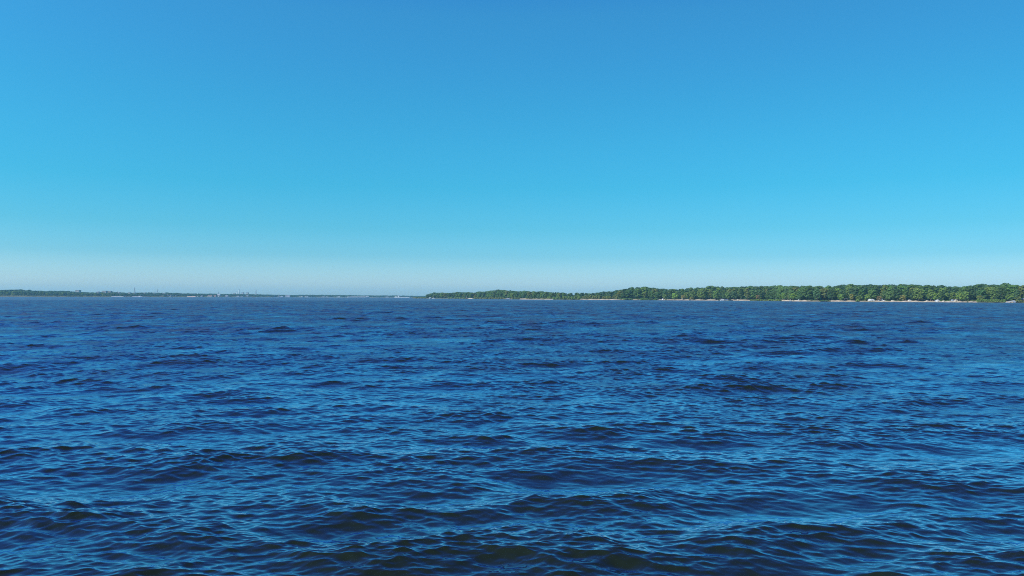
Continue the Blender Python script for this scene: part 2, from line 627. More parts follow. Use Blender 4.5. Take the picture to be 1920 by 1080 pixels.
def strip(name, xs, Dfun, vsb, zfun, sandfun, label):
    V, Fc, A = [], [], []
    for x in xs:
        D0 = float(Dfun(x)) + 5.0 * math.sin(x * 0.31) * (Dfun(x) / 1500)
        for v in vsb:
            D = D0 + v
            V.append((WX(x, D), D, float(zfun(x, v))))
            A.append(sandfun(x, v))
    n = len(vsb)
    for i in range(len(xs) - 1):
        for j in range(n - 1):
            Fc.append((i * n + j, (i + 1) * n + j, (i + 1) * n + j + 1, i * n + j + 1))
    me = bpy.data.meshes.new(name)
    me.from_pydata(V, [], Fc)
    at = me.attributes.new('sand', 'FLOAT', 'POINT')
    at.data.foreach_set('value', A)
    me.materials.append(GROUND)
    me.polygons.foreach_set('use_smooth', [True] * len(me.polygons))
    o = bpy.data.objects.new(name, me)
    COL.objects.link(o)
    return tag(o, label, kind='structure')


XS = list(np.arange(774, 1960, 1.5)) + list(np.arange(1960, 2900, 20))
strip('island_ground', XS, DSH, [-40, -6, 0, 4, 9, 14, 20, 30, 60, 150, 420],
      lambda x, v: ZG(v) + (0.25 * math.sin(x * 0.6 + v) if 4 < v < 40 else 0),
      lambda x, v: (0.05 if v > 24 else sand_at(x)), 'low wooded island with a sandy edge')
LHILL = lambda x, v: max(-0.8, np.interp(v, [-30, 0, 8, 40, 120, 260, 420], [-0.8, 0, 1.2, 3, 0.42 * (WZ(x, TOPL(x), DFAR(x))), 0.62 * WZ(x, TOPL(x), DFAR(x)), 0.45 * WZ(x, TOPL(x), DFAR(x))]))
strip('far_bank', list(np.arange(-600, 1100, 10)), DFAR, [-30, 0, 8, 40, 80, 120, 190, 260, 420], LHILL,
      lambda x, v: 0.25 if v < 12 else 0.05, 'low far bank of the river')

# ------------------------------------------------------------------ trees


def leaf_quads(centres, normals, sizes, rg):
    n = len(centres)
    nrm = normals + 0.40 * rg.standard_normal((n, 3))
    nrm /= np.linalg.norm(nrm, axis=1)[:, None] + 1e-9
    ref = rg.standard_normal((n, 3))
    u = np.cross(nrm, ref)
    u /= np.linalg.norm(u, axis=1)[:, None] + 1e-9
    v = np.cross(nrm, u)
    s = sizes[:, None]
    u = u * s * 0.62
    v = v * s * 0.42
    bend = nrm * s * 0.12
    return np.stack([centres - u, centres - v + bend, centres + u, centres + v + bend], 1)


def crown_points(rg, H, R, base, nlobe, nleaf, kind):
    """lobes filling a crown of height H, radius R, starting at base"""
    C, Nn, Sz = [], [], []
    lobes = []
    for k in range(nlobe):
        t = (k + 0.5) / nlobe
        zz = base + (H - base) * (0.10 + 0.86 * t)
        if kind == 'tall':
            prof = math.sin(PI * min(1, 0.18 + 0.80 * t)) ** 0.6
        elif kind == 'bush':
            prof = math.cos(t * PI / 2) ** 0.5
        else:
            prof = (math.sin(PI * (0.20 + 0.74 * t))) ** 0.55
        a = k * 2.4 + rg.uniform(-0.5, 0.5)
        rad = R * prof * rg.uniform(0.45, 0.80)
        if k == nlobe - 1:
            rad *= 0.25
        lr = R * rg.uniform(0.30, 0.46)
        lobes.append((rad * math.cos(a), rad * math.sin(a), min(zz, H - lr * 0.75), lr))
    lobes.append((0, 0, base + (H - base) * 0.5, R * 0.55))
    per = nleaf // len(lobes)
    for (x, y, z, lr) in lobes:
        d = rg.standard_normal((per, 3))
        d /= np.linalg.norm(d, axis=1)[:, None]
        d[:, 2] = np.where(d[:, 2] < -0.3, -d[:, 2] * 0.6, d[:, 2])
        rr = lr * (rg.uniform(0.72, 1.06, per))[:, None]
        p = np.array([x, y, z]) + d * rr * np.array([1, 1, 0.82])
        C.append(p)
        Nn.append(d)
        Sz.append(rg.uniform(0.7, 1.3, per) * (0.34 * lr + 0.14))
    C = np.concatenate(C)
    C[:, 2] = np.maximum(C[:, 2], base * 0.6 + 0.1)
    return C, np.concatenate(Nn), np.concatenate(Sz), lobes


def quads_mesh(name, Qs, mat):
    n = len(Qs)
    me = bpy.data.meshes.new(name)
    me.vertices.add(n * 4)
    me.vertices.foreach_set('co', Qs.reshape(-1).astype(np.float32))
    me.loops.add(n * 4)
    me.loops.foreach_set('vertex_index', np.arange(n * 4, dtype=np.int32))
    me.polygons.add(n)
    me.polygons.foreach_set('loop_start', (np.arange(n) * 4).astype(np.int32))
    me.update(calc_edges=True)
    me.materials.append(mat)
    return me


def trunk_mesh(rg, H, base, lobes, R):
    mb = MB()
    lean = rg.uniform(-0.04, 0.04, 2) * H
    tr = 0.018 * H + 0.04
    pts = [(lean[0] * t, lean[1] * t, H * 0.78 * t) for t in (0, 0.08, 0.3, 0.6, 1.0)]
    mb.tube(pts, [tr * 1.4, tr, tr * 0.8, tr * 0.5, tr * 0.15], 7)
    for (x, y, z, lr) in lobes[::max(1, len(lobes) // 7)]:
        z0 = max(base * 0.7, z - 0.35 * H)
        t = z0 / (H * 0.78)
        p0 = (lean[0] * t, lean[1] * t, z0)
        pm = (x * 0.45 + p0[0] * 0.5, y * 0.45 + p0[1] * 0.5, z0 * 0.45 + z * 0.55)
        mb.tube([p0, pm, (x, y, z)], [tr * 0.4, tr * 0.28, tr * 0.1], 5)
    return mb.mesh('trunk', M['bark'], True)


VAR = {}


def make_variant(kind, i, H, R, base, nlobe, nleaf):
    rg = np.random.default_rng(100 + 17 * i + len(kind))
    C, Nn, Sz, lobes = crown_points(rg, H, R, base, nlobe, nleaf, kind)
    Q = leaf_quads(C, Nn, Sz, rg)
    return dict(crown=quads_mesh('crown', Q, LEAF), trunk=trunk_mesh(rg, H, base, lobes, R), Q=Q, H=H, R=R)


VAR['broad'] = [make_variant('broad', i, 18, 6.2 + 0.5 * (i % 3), 2.0, 22, 2200) for i in range(6)]
VAR['tall'] = [make_variant('tall', i, 20, 4.4 + 0.3 * i, 2.4, 20, 1900) for i in range(4)]
VAR['bush'] = [make_variant('bush', i, 4.5, 3.2 + 0.4 * i, 0.15, 12, 700) for i in range(4)]
VAR['small'] = [make_variant('broad', 40 + i, 7.5, 3.3, 1.0, 13, 900) for i in range(3)]

TONES = {
    'dark green': (0.068, 0.127, 0.035),
    'deep green': (0.083, 0.155, 0.041),
    'mid green': (0.110, 0.198, 0.047),
    'bluish green': (0.093, 0.169, 0.062),
    'light green': (0.161, 0.247, 0.052),
    'bright green': (0.203, 0.306, 0.049),
    'olive green': (0.167, 0.198, 0.049),
    'yellowish': (0.268, 0.242, 0.063),
    'brownish': (0.235, 0.183, 0.063),
}


def link_copy(mesh, name, parent, color=None):
    o = bpy.data.objects.new(name, mesh)
    o.parent = parent
    if color:
        o.color = (*color, 1)
    COL.objects.link(o)
    return o


def jit(col, s=0.11):
    f = 1 + random.uniform(-s, s)
    return tuple(max(0.01, c * f * (1 + random.uniform(-0.06, 0.06))) for c in col)


def plant(name, kind, x, D, zb, H, R, tone, label, cat, group, trunk=True):
    v = random.choice(VAR[kind])
    t = thing(name, (WX(x, D), D, zb - 0.15), label, cat, group, random.uniform(0, 2 * PI))
    t.scale = (R / v['R'], R / v['R'], H / v['H'])
    link_copy(v['crown'], 'crown' if trunk else 'foliage', t, jit(TONES[tone]))
    link_copy(v['trunk'], 'trunk' if trunk else 'stem', t)
    return t


ORD = ['leftmost', 'second', 'third', 'fourth', 'fifth', 'sixth', 'seventh', 'eighth', 'ninth', 'tenth', 'eleventh', 'twelfth', 'thirteenth', 'fourteenth',
       'fifteenth', 'sixteenth', 'seventeenth', 'eighteenth', 'nineteenth', 'twentieth']

ZONES = [(800, 830, 'behind the sailing boat by the island tip'), (830, 870, 'left of the brown post'), (870, 912, 'above the short bright sand gap'),
         (912, 960, 'above the dark post in the water'), (960, 1000, 'above the bright small beach'), (1000, 1040, 'above the beach end with a white dinghy'),
         (1040, 1100, 'behind the olive shrub belt'), (1100, 1165, 'above the narrow central beach'), (1165, 1238, 'where the island forest turns taller'),
         (1238, 1296, 'above the white dome tent'), (1296, 1346, 'left of the white cabin cruiser'), (1346, 1402, 'above the beached motorboats'),
         (1402, 1465, 'above the green reed shore'), (1465, 1515, 'above the white rowing boat'), (1515, 1560, 'left of the flat pale awning'),
         (1560, 1606, 'above the flat pale awning'), (1606, 1652, 'above the white marquee'), (1652, 1700, 'above the low cream tent'),
         (1700, 1742, 'above the long cream awning'), (1742, 1780, 'above the standing bathers'), (1780, 1830, 'above the grey hut'),
         (1830, 1885, 'above the pale shrub bank'), (1885, 1990, 'above the boat ramp')]

# right-hand forest: three rows of single trees that follow the shoreline
trees = []
for row, (v0, v1, lo, hi, step) in enumerate([(15, 24, 0.50, 0.95, 13.5), (30, 42, 0.80, 1.0, 14.0), (48, 66, 0.95, 1.08, 15.0)]):
    x = 1950.0 - 3 * row
    while x > 800:
        D = float(DSH(x)) + random.uniform(v0, v1)
        slow = 1.0 if x > 1165 else (1.35 if x > 1000 else 1.0)
        top = WZ(x, float(TOPR(x)), D) - float(ZG(D - DSH(x)))
        H = max(3.0, top * random.uniform(lo, hi))
        trees.append([x, D, row, H])
        # walk a step along the shoreline
        g = math.hypot(D / F, abs(float(DSH(x + 1) - DSH(x - 1))) / 2)
        px_step = step * random.uniform(0.75, 1.3) * slow / g
        px_step = max(px_step, (7.0 if x < 1165 else 0))
        x -= px_step
trees.sort(key=lambda t: t[0])
ROWN = ['front row', 'middle row', 'back row']
KINDT = ['dark green', 'deep green', 'mid green', 'mid green', 'bluish green', 'light green', 'deep green', 'olive green']
for (za, zb_, zt) in ZONES:
    for row in range(3):
        lst = [t for t in trees if za <= t[0] < zb_ and t[2] == row]
        for n, (x, D, r_, H) in enumerate(lst):
            tone = random.choice(KINDT if row < 2 else KINDT[:5])
            kind = 'tall' if (x > 1165 and random.random() < 0.3) else 'broad'
            R = min(8.5, H * (0.27 if kind == 'tall' else 0.42)) * random.uniform(0.9, 1.15)
            place = ORD[n] + ('' if n == 0 else ' from left')
            plant('tree', kind, x, D, float(ZG(D - DSH(x))), H, R, tone, f'{tone} {ROWN[row]} tree, {place} {zt}', 'tree', 'trees of the island forest')
N_RIGHT = len(trees)

# single plants that stand out on the island's edge: x, top row, base row, width px, tone, kind, label
ACC = [
    (803, 551.5, 559, 6, 'dark green', 'small', 'lone small dark tree at the island tip, just left of the sailing boat'),
    (1247, 552, 561, 9, 'light green', 'small', 'light green low tree right behind the white dome tent'),
    (1265, 549, 561, 12, 'bright green', 'small', 'bright green young tree between the dome tent and the upright white tent'),
    (1281, 553, 561, 9, 'yellowish', 'small', 'dry yellowish small tree above the upright white tent'),
    (1297, 556.5, 561.5, 10, 'yellowish', 'bush', 'yellowish wide shrub right of the upright white tent'),
    (1318, 541, 561.5, 13, 'light green', 'broad', 'light green tall tree at forest edge left of cabin cruiser'),
    (1342, 545, 561.5, 11, 'light green', 'broad', 'light green lower tree just left of the white cabin cruiser'),
    (1364, 548, 561, 9, 'light green', 'small', 'light green small tree above the blue covered motorboat'),
    (1401, 540, 561, 12, 'olive green', 'tall', 'olive tall tree above the sand mound'),
    (1421, 553, 562, 9, 'brownish', 'small', 'brownish small tree above the left end of the reed shore'),
    (1470, 549, 562.5, 10, 'bright green', 'small', 'bright green round tree left of the white rowing boat'),
    (1488, 550, 562.5, 13, 'bright green', 'small', 'bright green wide tree above the white rowing boat'),
    (1532, 541, 563, 15, 'bluish green', 'broad', 'bluish green broad tree above the bushy shore'),
    (1576, 551, 562.5, 12, 'bright green', 'small', 'bright green round tree just left of the flat awning'),
    (1597, 551, 563.5, 9, 'yellowish', 'small', 'yellow tinged narrow tree just right of the flat awning'),
    (1611, 554, 564.5, 13, 'light green', 'small', 'light green bushy tree at the waterline left of the marquee'),
    (1627, 551.5, 563, 13, 'bright green', 'small', 'bright green tree right behind the white marquee'),
    (1648, 555, 563.5, 10, 'brownish', 'small', 'brownish half dry tree right of the white marquee'),
    (1667, 547, 563.5, 13, 'mid green', 'small', 'mid green tree above the low cream tent'),
    (1692, 553, 563, 11, 'yellowish', 'small', 'yellow brown autumn coloured tree left of the small white tent'),
    (1722, 541, 563, 20, 'light green', 'broad', 'light green very wide tree above the long cream awning'),
    (1745, 543, 563.5, 13, 'light green', 'broad', 'light green tree above the standing bathers'),
    (1753, 549, 560, 9, 'bright green', 'small', 'bright yellow green crown above the bright white tent'),
    (1799, 548, 564, 13, 'bright green', 'small', 'bright green cone shaped tree right of the cream cabin'),
    (1811, 546, 564, 12, 'light green', 'small', 'light green tree second right of the cream cabin'),
    (1838, 554, 566, 13, 'olive green', 'small', 'olive spreading tree at the left end of the shrub bank'),
    (1893, 552, 564, 13, 'light green', 'small', 'light green tree directly above the boat ramp'),
    (1909, 556, 567, 10, 'olive green', 'small', 'olive low tree between the boat ramp and the white roof'),
]
for i, (x, yt, yb, wpx, tone, kind, lab) in enumerate(ACC):
    D = float(DSH(x)) + 10
    zb = float(ZG(10))
    H = WZ(x, yt, D) - zb
    plant('tree', kind, x, D, zb, H, S(wpx, D) / 2, tone, lab, 'tree', 'single trees along the island edge')

# shrubs along the edge
SHR = [(778, 800, 4, 557, 'olive green', 'on the low tapering island point'), (840, 872, 6, 556.5, 'light green', 'on the shore left of the brown post'),
       (888, 945, 10, 556.5, 'olive green', 'between the sand gap and the dark post'), (960, 975, 3, 557, 'olive green', 'left of the bright small beach'),
       (984, 1032, 6, 558.2, 'olive green', 'behind the bright small beach'), (1024, 1088, 11, 555.0, 'light green', 'in the olive shrub belt'),
       (1090, 1160, 11, 553.5, 'olive green', 'above the narrow central beach'), (1160, 1236, 8, 558.5, 'mid green', 'along the shore left of the dome tent'),
       (1406, 1466, 9, 560.6, 'bright green', 'in the green reed shore'), (1512, 1556, 6, 562, 'bluish green', 'on the bushy shore left of the flat awning'),
       (1604, 1628, 4, 561, 'light green', 'at the waterline left of the marquee'), (1660, 1700, 5, 562, 'mid green', 'behind the sand by the low cream tent'),
       (1762, 1782, 3, 562, 'mid green', 'behind the cream sand heap'), (1794, 1832, 6, 561.8, 'olive green', 'right of the cream cabin'),
       (1832, 1886, 11, 559.8, 'light green', 'in the pale shrub bank'), (1904, 1940, 5, 562, 'olive green', 'at the right edge below the white roof')]
for (xa, xb, n, yt, tone, zt) in SHR:
    for k in range(n):
        x = xa + (xb - xa) * (k + 0.5 + random.uniform(-0.2, 0.2)) / n
        low = yt > 559 or x < 800
        v = random.uniform(1.5, 4) if (sand_at(x) < 0.2) else random.uniform(12, 15)
        D = float(DSH(x)) + v
        zb = float(ZG(v))
        H = max(1.2, (WZ(x, yt, D) - zb) * random.uniform(0.75, 1.1))
        R = max(S((xb - xa) / n, D) * 0.62, H * 0.45)
        place = ORD[k] + ('' if k == 0 else ' from left')
        plant('bush', 'bush', x, D, zb, H, R, tone, f'{tone} low bush, {place} {zt}', 'bush', 'bushes along the island shore', trunk=False)


def stuff_wood(name, label, spots, reduce_, mat, color):
    qs = []
    for (X, Y, Z, H, R, kind) in spots:
        v = random.choice(VAR[kind])
        Q = v['Q']
        if reduce_ < 1:
            idx = rng.choice(len(Q), int(len(Q) * reduce_), replace=False)
            Q = Q[idx]
            c = Q.mean(1, keepdims=True)
            Q = c + (Q - c) / math.sqrt(reduce_)
        a = random.uniform(0, 2 * PI)
        rot = np.array([[math.cos(a), -math.sin(a), 0], [math.sin(a), math.cos(a), 0], [0, 0, 1]])
        Q = (Q @ rot.T) * np.array([R / v['R'], R / v['R'], H / v['H']]) + np.array([X, Y, Z])
        qs.append(Q)
    o = bpy.data.objects.new(name, quads_mesh(name, np.concatenate(qs), mat))
    o.color = (*color, 1)
    COL.objects.link(o)
    return tag(o, label, 'trees', kind='stuff')


# the depth of the island forest behind the single trees
spots = []
for (v0, v1, step) in [(70, 95, 9.5), (105, 140, 11), (160, 230, 16)]:
    x = 2500.0
    while x > 806:
        D = float(DSH(x)) + random.uniform(v0, v1)
        zb = float(ZG(D - DSH(x)))
        H = (WZ(x, float(TOPR(x)), D) - zb) * random.uniform(0.90, 1.02)
        spots.append((WX(x, D), D, zb, H, min(7.0, H * 0.36), random.choice(['broad', 'broad', 'tall'])))
        g = math.hypot(D / F, abs(float(DSH(x + 1) - DSH(x - 1))) / 2)
        x -= max(step * random.uniform(0.8, 1.3) / g, 3.5)
for (v0, v1, step, hh) in [(26, 34, 5.0, 4.0), (50, 66, 6.0, 5.0), (95, 110, 8.0, 7.0)]:
    x = 2100.0
    while x > 800:
        D = float(DSH(x)) + random.uniform(v0, v1)
        H = hh * random.uniform(0.7, 1.3)
        spots.append((WX(x, D), D, float(ZG(D - DSH(x))) - 0.2, H, H * 0.9, 'bush'))
        g = math.hypot(D / F, abs(float(DSH(x + 1) - DSH(x - 1))) / 2)
        x -= step * random.uniform(0.7, 1.3) / g
stuff_wood('forest_interior', 'dense green forest behind the front trees of the island', spots, 0.5, LEAF, (0.055, 0.115, 0.05))

# far bank on the left: the nearest crowns singly, the rest as one mass
FZ = [(0, 60, 'on the far bank at the left edge'), (60, 140, 'on the far bank left of the square block'), (140, 245, 'on the far bank left of the first pylon')]
lx = [(3 + 240 * (i + random.uniform(-0.3, 0.3)) / 44) for i in range(44)]
for (za, zb_, zt) in FZ:
    for n, x in enumerate([q for q in lx if za <= q < zb_]):
        D = float(DFAR(x)) + random.uniform(14, 30)
        z0 = float(LHILL(x, D - DFAR(x)))
        H = (WZ(x, float(TOPL(x)), D) - z0) * random.uniform(0.60, 0.85)
        tone = random.choice(['mid green', 'bluish green', 'deep green', 'light green'])
        plant('tree', 'broad', x, D, z0, H, S(random.uniform(6.5, 9), D) / 2, tone, f'hazy {tone} tree, {ORD[n]}{"" if n == 0 else " from left"} {zt}', 'tree', 'trees on the far bank')
spots = []
for (v0, v1, st, fr) in [(18, 40, 5.5, 0.62), (60, 90, 5.0, 0.80), (120, 170, 5.0, 0.95), (200, 250, 6, 0.98)]:
    x = -420.0
    while x < 1000:
        D = float(DFAR(x)) + random.uniform(v0, v1)
        if not (v0 < 50 and (0 < x < 245 or (300 < x < 700 and random.random() < 0.45))):
            z0 = float(LHILL(x, D - DFAR(x)))
            top = WZ(x, float(TOPL(x)), D)
            H = max(4.0, top * fr * random.uniform(0.9, 1.03) - z0)
            spots.append((WX(x, D), D, z0, H, S(random.uniform(3.2, 4.6), D), 'broad'))
        x += st * random.uniform(0.7, 1.3)
stuff_wood('far_woodland', 'hazy blue green woodland along the whole far bank', spots, 0.14, LEAF, (0.06, 0.13, 0.065))

# ------------------------------------------------------------------ things on the island shore


def on_beach(x, v):
    D = float(DSH(x)) + v + 5.0 * math.sin(x * 0.31) * (float(DSH(x)) / 1500)
    return D, float(ZG(v))


def ridge_tent(x, v, wpx, hpx, mat, label, depth=5.0, name='tent', cat='tent', group='tents on the island beach'):
    D, z = on_beach(x, v)
    W, H = S(wpx, D), S(hpx, D)
    t = thing(name, (WX(x, D), D, z - 0.05), label, cat, group)
    e = 0.55 * H
    MB().prism([(-W / 2, 0), (-W / 2 * 0.96, e), (W / 2 * 0.96, e), (W / 2, 0)], -depth / 2, depth / 2).build('wall', mat, t)
    r = MB()
    r.prism([(-W / 2 * 1.06, e * 0.97), (-W * 0.25, H * 0.88), (0, H), (W * 0.25, H * 0.88), (W / 2 * 1.06, e * 0.97), (0, e * 1.02)], -depth / 2 - 0.15, depth / 2 + 0.15)
    r.build('roof', mat, t)
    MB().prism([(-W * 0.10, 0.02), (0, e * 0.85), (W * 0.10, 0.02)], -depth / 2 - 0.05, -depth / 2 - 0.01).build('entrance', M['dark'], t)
    return t


def dome_tent(x, v, wpx, hpx, mat, label, group='tents on the island beach'):
    D, z = on_beach(x, v)
    W, H = S(wpx, D), S(hpx, D)
    t = thing('tent', (WX(x, D), D, z - 0.05), label, 'tent', group)
    mb = MB()
    n, m = 14, 6
    vs = []
    for i in range(m):
        a = i / m * PI / 2
        for k in range(n):
            b = 2 * PI * k / n
            vs.append((W / 2 * math.cos(a) ** 0.8 * math.cos(b), W / 2 * math.cos(a) ** 0.8 * math.sin(b), H * math.sin(a)))
    vs.append((0, 0, H))
    fs = [(i * n + k, i * n + (k + 1) % n, (i + 1) * n + (k + 1) % n, (i + 1) * n + k) for i in range(m - 1) for k in range(n)]
    fs += [((m - 1) * n + k, (m - 1) * n + (k + 1) % n, m * n) for k in range(n)]
    mb.add(vs, fs).build('canopy', mat, t, True)
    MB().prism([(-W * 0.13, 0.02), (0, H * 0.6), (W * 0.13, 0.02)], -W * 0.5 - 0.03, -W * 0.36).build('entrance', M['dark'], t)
    return t


def awning(x, v, wpx, hpx, mat, label, depth=3.0, pitch_=0.18):
    D, z = on_beach(x, v)
    W, H = S(wpx, D), S(hpx, D)
    t = thing('awning', (WX(x, D), D, z - 0.05), label, 'awning', 'awnings on the island beach')
    MB().prism([(-W / 2, H * (1 - pitch_)), (-W / 2, H * (1 - pitch_) + 0.12), (0, H), (W / 2, H * (1 - pitch_) + 0.12), (W / 2, H * (1 - pitch_)), (0, H - 0.14)], -depth / 2, depth / 2).build('roof', mat, t)
    for sx in (-0.46, 0.46):
        for sy in (-0.44, 0.44):
            MB().tube([(W * sx, depth * sy, 0), (W * sx, depth * sy, H * (1 - pitch_) + 0.04)], [0.05, 0.05], 6).build('post', M['steel'], t)
    return t


def hut(x, v, wpx, hpx, wall, roof, label, depth=4.0, cat='hut', name='beach_hut', group=None):
    D, z = on_beach(x, v)
    W, H = S(wpx, D), S(hpx, D)
    t = thing(name, (WX(x, D), D, z - 0.05), label, cat, group)
    MB().box(-W / 2, W / 2, -depth / 2, depth / 2, 0, H * 0.72).build('wall', wall, t)
    MB().prism([(-W * 0.56, H * 0.70), (-W * 0.56, H * 0.75), (0, H), (W * 0.56, H * 0.75), (W * 0.56, H * 0.70), (0, H * 0.93)], -depth / 2 - 0.2, depth / 2 + 0.2).build('roof', roof, t)
    MB().box(-W * 0.34, -W * 0.12, -depth / 2 - 0.04, -depth / 2 - 0.003, 0.05, H * 0.60).build('door', M['wood'], t)
    wd = MB().box(W * 0.08, W * 0.34, -depth / 2 - 0.05, -depth / 2 - 0.003, H * 0.3, H * 0.56).build('window', M['wood'], t)
    MB().box(W * 0.10, W * 0.32, -depth / 2 - 0.07, -depth / 2 - 0.052, H * 0.33, H * 0.53).build('pane', M['glass'], wd)
    return t


def motorboat(x, D, z, Lpx, hullm, cabinm, label, cabin='cabin', name='motorboat', rz=0.0, hh=0.9, group='boats by the island shore'):
    L = S(Lpx, D)
    B = max(1.6, L * 0.3)
    t = thing(name, (WX(x, D), D, z), label, 'boat', group, rz)
    MB().hull(L, B, hh, 0.35).build('hull', hullm, t, True)
    MB().box(-L * 0.44, L * 0.18, -B * 0.40, B * 0.40, hh * 0.86, hh * 1.06).build('deck', M['palehull'], t)
    if cabin == 'cabin':
        c = MB().prism([(-L * 0.25, hh), (-L * 0.22, hh + 1.5), (L * 0.10, hh + 1.5), (L * 0.26, hh)], -B * 0.36, B * 0.36).build('cabin', cabinm, t)
        MB().prism([(-L * 0.18, hh + 0.75), (-L * 0.17, hh + 1.25), (L * 0.09, hh + 1.25), (L * 0.16, hh + 0.75)], -B * 0.36 - 0.02, B * 0.36 + 0.02).build('window', M['glass'], c)
        MB().box(-L * 0.42, L * 0.12, -B * 0.42, B * 0.42, hh + 1.53, hh + 1.65).build('canopy', cabinm, t)
    elif cabin == 'cover':
        MB().prism([(-L * 0.46, hh * 0.98), (-L * 0.36, hh + 0.75), (L * 0.05, hh + 1.05), (L * 0.22, hh + 0.5), (L * 0.34, hh)], -B * 0.44, B * 0.44).build('cover', cabinm, t)
    else:
        for q in (-0.22, 0.1):
            MB().box(L * q - 0.15, L * q + 0.15, -B * 0.41, B * 0.41, hh * 1.06, hh * 1.16).build('bench', M['wood'], t)
    MB().box(-L * 0.5 - 0.25, -L * 0.5 - 0.01, -0.18, 0.18, 0.1, hh * 1.3).build('outboard_motor', M['dark'], t)
    return t


dome_tent(1243, 4, 4.2, 2.6, M['canvas'], 'small white dome tent at the water edge under dark trees')
ridge_tent(1279.7, 11, 2.0, 2.9, M['canvas'], 'narrow upright white tent beside dry yellowish tree', depth=1.8)
D, z = on_beach(1354.3, -2)
motorboat(1355.0, D, 0, 9, M['white'], M['white'], 'white cabin cruiser nosed in at the beach', hh=1.3, name='cabin_cruiser')
D, z = on_beach(1363, 2)
motorboat(1363, D + 1, 0.25, 8.5, M['white'], M['bluecloth'], 'white motorboat under a dark blue cover, right of the cabin cruiser', 'cover')
D, z = on_beach(1370.5, -4)
motorboat(1370.6, D - 3, 0, 7.5, M['dark'], M['dark'], 'low dark open boat in the water right of the blue covered motorboat', 'open', hh=0.7)
D, z = on_beach(1482, -10)
motorboat(1482, D - 10, 0, 4.2, M['white'], M['white'], 'small white rowing boat lying just off the pale beach', 'open', name='rowing_boat', hh=0.75)
D, z = on_beach(1035.5, -2)
motorboat(1035.5, D - 4, 0, 4.2, M['white'], M['white'], 'small white dinghy at the right end of the bright small beach', 'open', name='dinghy', hh=0.7)
D, z = on_beach(953, 2)
motorboat(953, D - 4, 0.0, 8.5, M['lilac'], M['lilac'], 'pale lilac grey cabin boat beside the dark post', hh=1.0)
D, z = on_beach(1903, 0)
motorboat(1902.6, D - 2, 0.05, 4.6, M['palehull'], M['greycloth'], 'pale boat with grey cover at the foot of the boat ramp', 'cover', hh=1.0)
dome_tent(1497.6, 11, 3.2, 1.9, M['greycloth'], 'pale blue grey dome tent behind the beach right of the rowing boat')
awning(1585.6, 18, 6.2, 3.4, M['canvas'], 'flat pale awning on thin posts under the trees behind pinkish sand', pitch_=0.08)
ridge_tent(1633.5, 7, 9.0, 4.2, M['canvas'], 'large white marquee by the water beside bright green trees', depth=6, name='marquee')
hut(1650.5, 16, 6.0, 4.6, M['greycloth'], M['roof'], 'grey weathered hut behind the sand just right of the marquee')
ridge_tent(1657.0, 9, 2.4, 2.0, M['canvas'], 'little white tent between the grey weathered hut and the cream tent', depth=2)
ridge_tent(1673.6, 9, 3.6, 2.1, M['cream'], 'low cream tent on the long pale beach', depth=3)
ridge_tent(1705.0, 8, 3.4, 3.0, M['canvas'], 'small white tent left of the long cream awning', depth=3)
awning(1728.5, 11, 13.0, 3.4, M['cream'], 'long cream awning with dark shade below on the pale beach', depth=3.5, pitch_=0.3)
ridge_tent(1738.3, 8, 3.2, 2.0, M['cream'], 'little cream tent just right of the long cream awning', depth=2.5)
ridge_tent(1758.2, 6, 3.8, 3.8, M['canvas'], 'bright white tall tent right of the standing bathers', depth=3)
dome_tent(1754.0, 8, 2.6, 2.2, M['greycloth'], 'grey dome tent between the bathers and the bright white tent')
dome_tent(1769.0, 7, 5.5, 1.9, M['cream'], 'low wide cream dome tent right of the bright white tent')
hut(1786.2, 12, 3.8, 3.2, M['greycloth'], M['greycloth'], 'small grey blue hut behind the beach left of the cream cabin', depth=3)
hut(1792.4, 9, 3.8, 3.6, M['cream'], M['canvas'], 'cream cabin with pale roof at the right end of the beach', depth=3)
hut(1920.5, 26, 7.0, 5.2, M['wood'], M['white'], 'dark hut with a white roof among olive shrubs at the right edge', depth=5)
dome_tent(807, 4, 5.0, 1.9, M['greycloth'], 'pale grey dome shelter on the low point left of the sailing boat')
dome_tent(1384, 6, 3.2, 1.8, M['cream'], 'pale cream dome tent on the sand right of the dark open boat')

# boat ramp, driftwood, posts
D, z = on_beach(1896, 0)
rp = MB().prism([(-S(7.5, D), 0.0), (S(1.0, D), 1.5), (S(8.2, D), 2.4), (S(8.2, D), 2.1), (S(1.0, D), 1.1), (-S(7.5, D), -0.4)], -1.6, 1.6)
t = thing('boat_ramp', (WX(1896, D), D + 2, 0.1), 'pale sloping boat ramp rising to the right below light green tree', 'ramp')
rp.build('slab', M['concrete'], t)
for k in (-1, 1):
    MB().prism([(-S(7.5, D), 0.04), (S(1.0, D), 1.54), (S(8.2, D), 2.44), (S(8.2, D), 2.55), (S(1.0, D), 1.65), (-S(7.5, D), 0.15)], k * 1.45 - 0.1, k * 1.45 + 0.1).build('kerb', M['palewall'], t)
D, z = on_beach(1483, 12)
tag(MB().tube([(WX(1481.6, D), D, z + S(2.6, D)), (WX(1482.6, D), D, z + S(1.1, D)), (WX(1483.8, D), D, z - 0.1)], [0.07, 0.13, 0.2], 7).build('driftwood', M['paledrift'], None, True),
    'bleached leaning driftwood trunk above the white rowing boat', 'driftwood')
D = float(DSH(875)) - 6
t = thing('wooden_post', (WX(875, D), D, -0.8), 'broad brown wooden post by the short bright sand gap', 'post')
for dx in (-0.55, 0.0, 0.55):
    MB().tube([(dx * 1.2, 0.2 * dx, 0), (dx * 0.6, 0, S(4.9, D) + 0.3 * (dx == 0))], [0.34, 0.26], 8).build('pile', M['wood'], t, True)
MB().box(-0.75, 0.75, -0.46, -0.30, S(3.4, D), S(3.9, D)).build('band', M['steel'], t)
D = float(DSH(956.5)) - 16
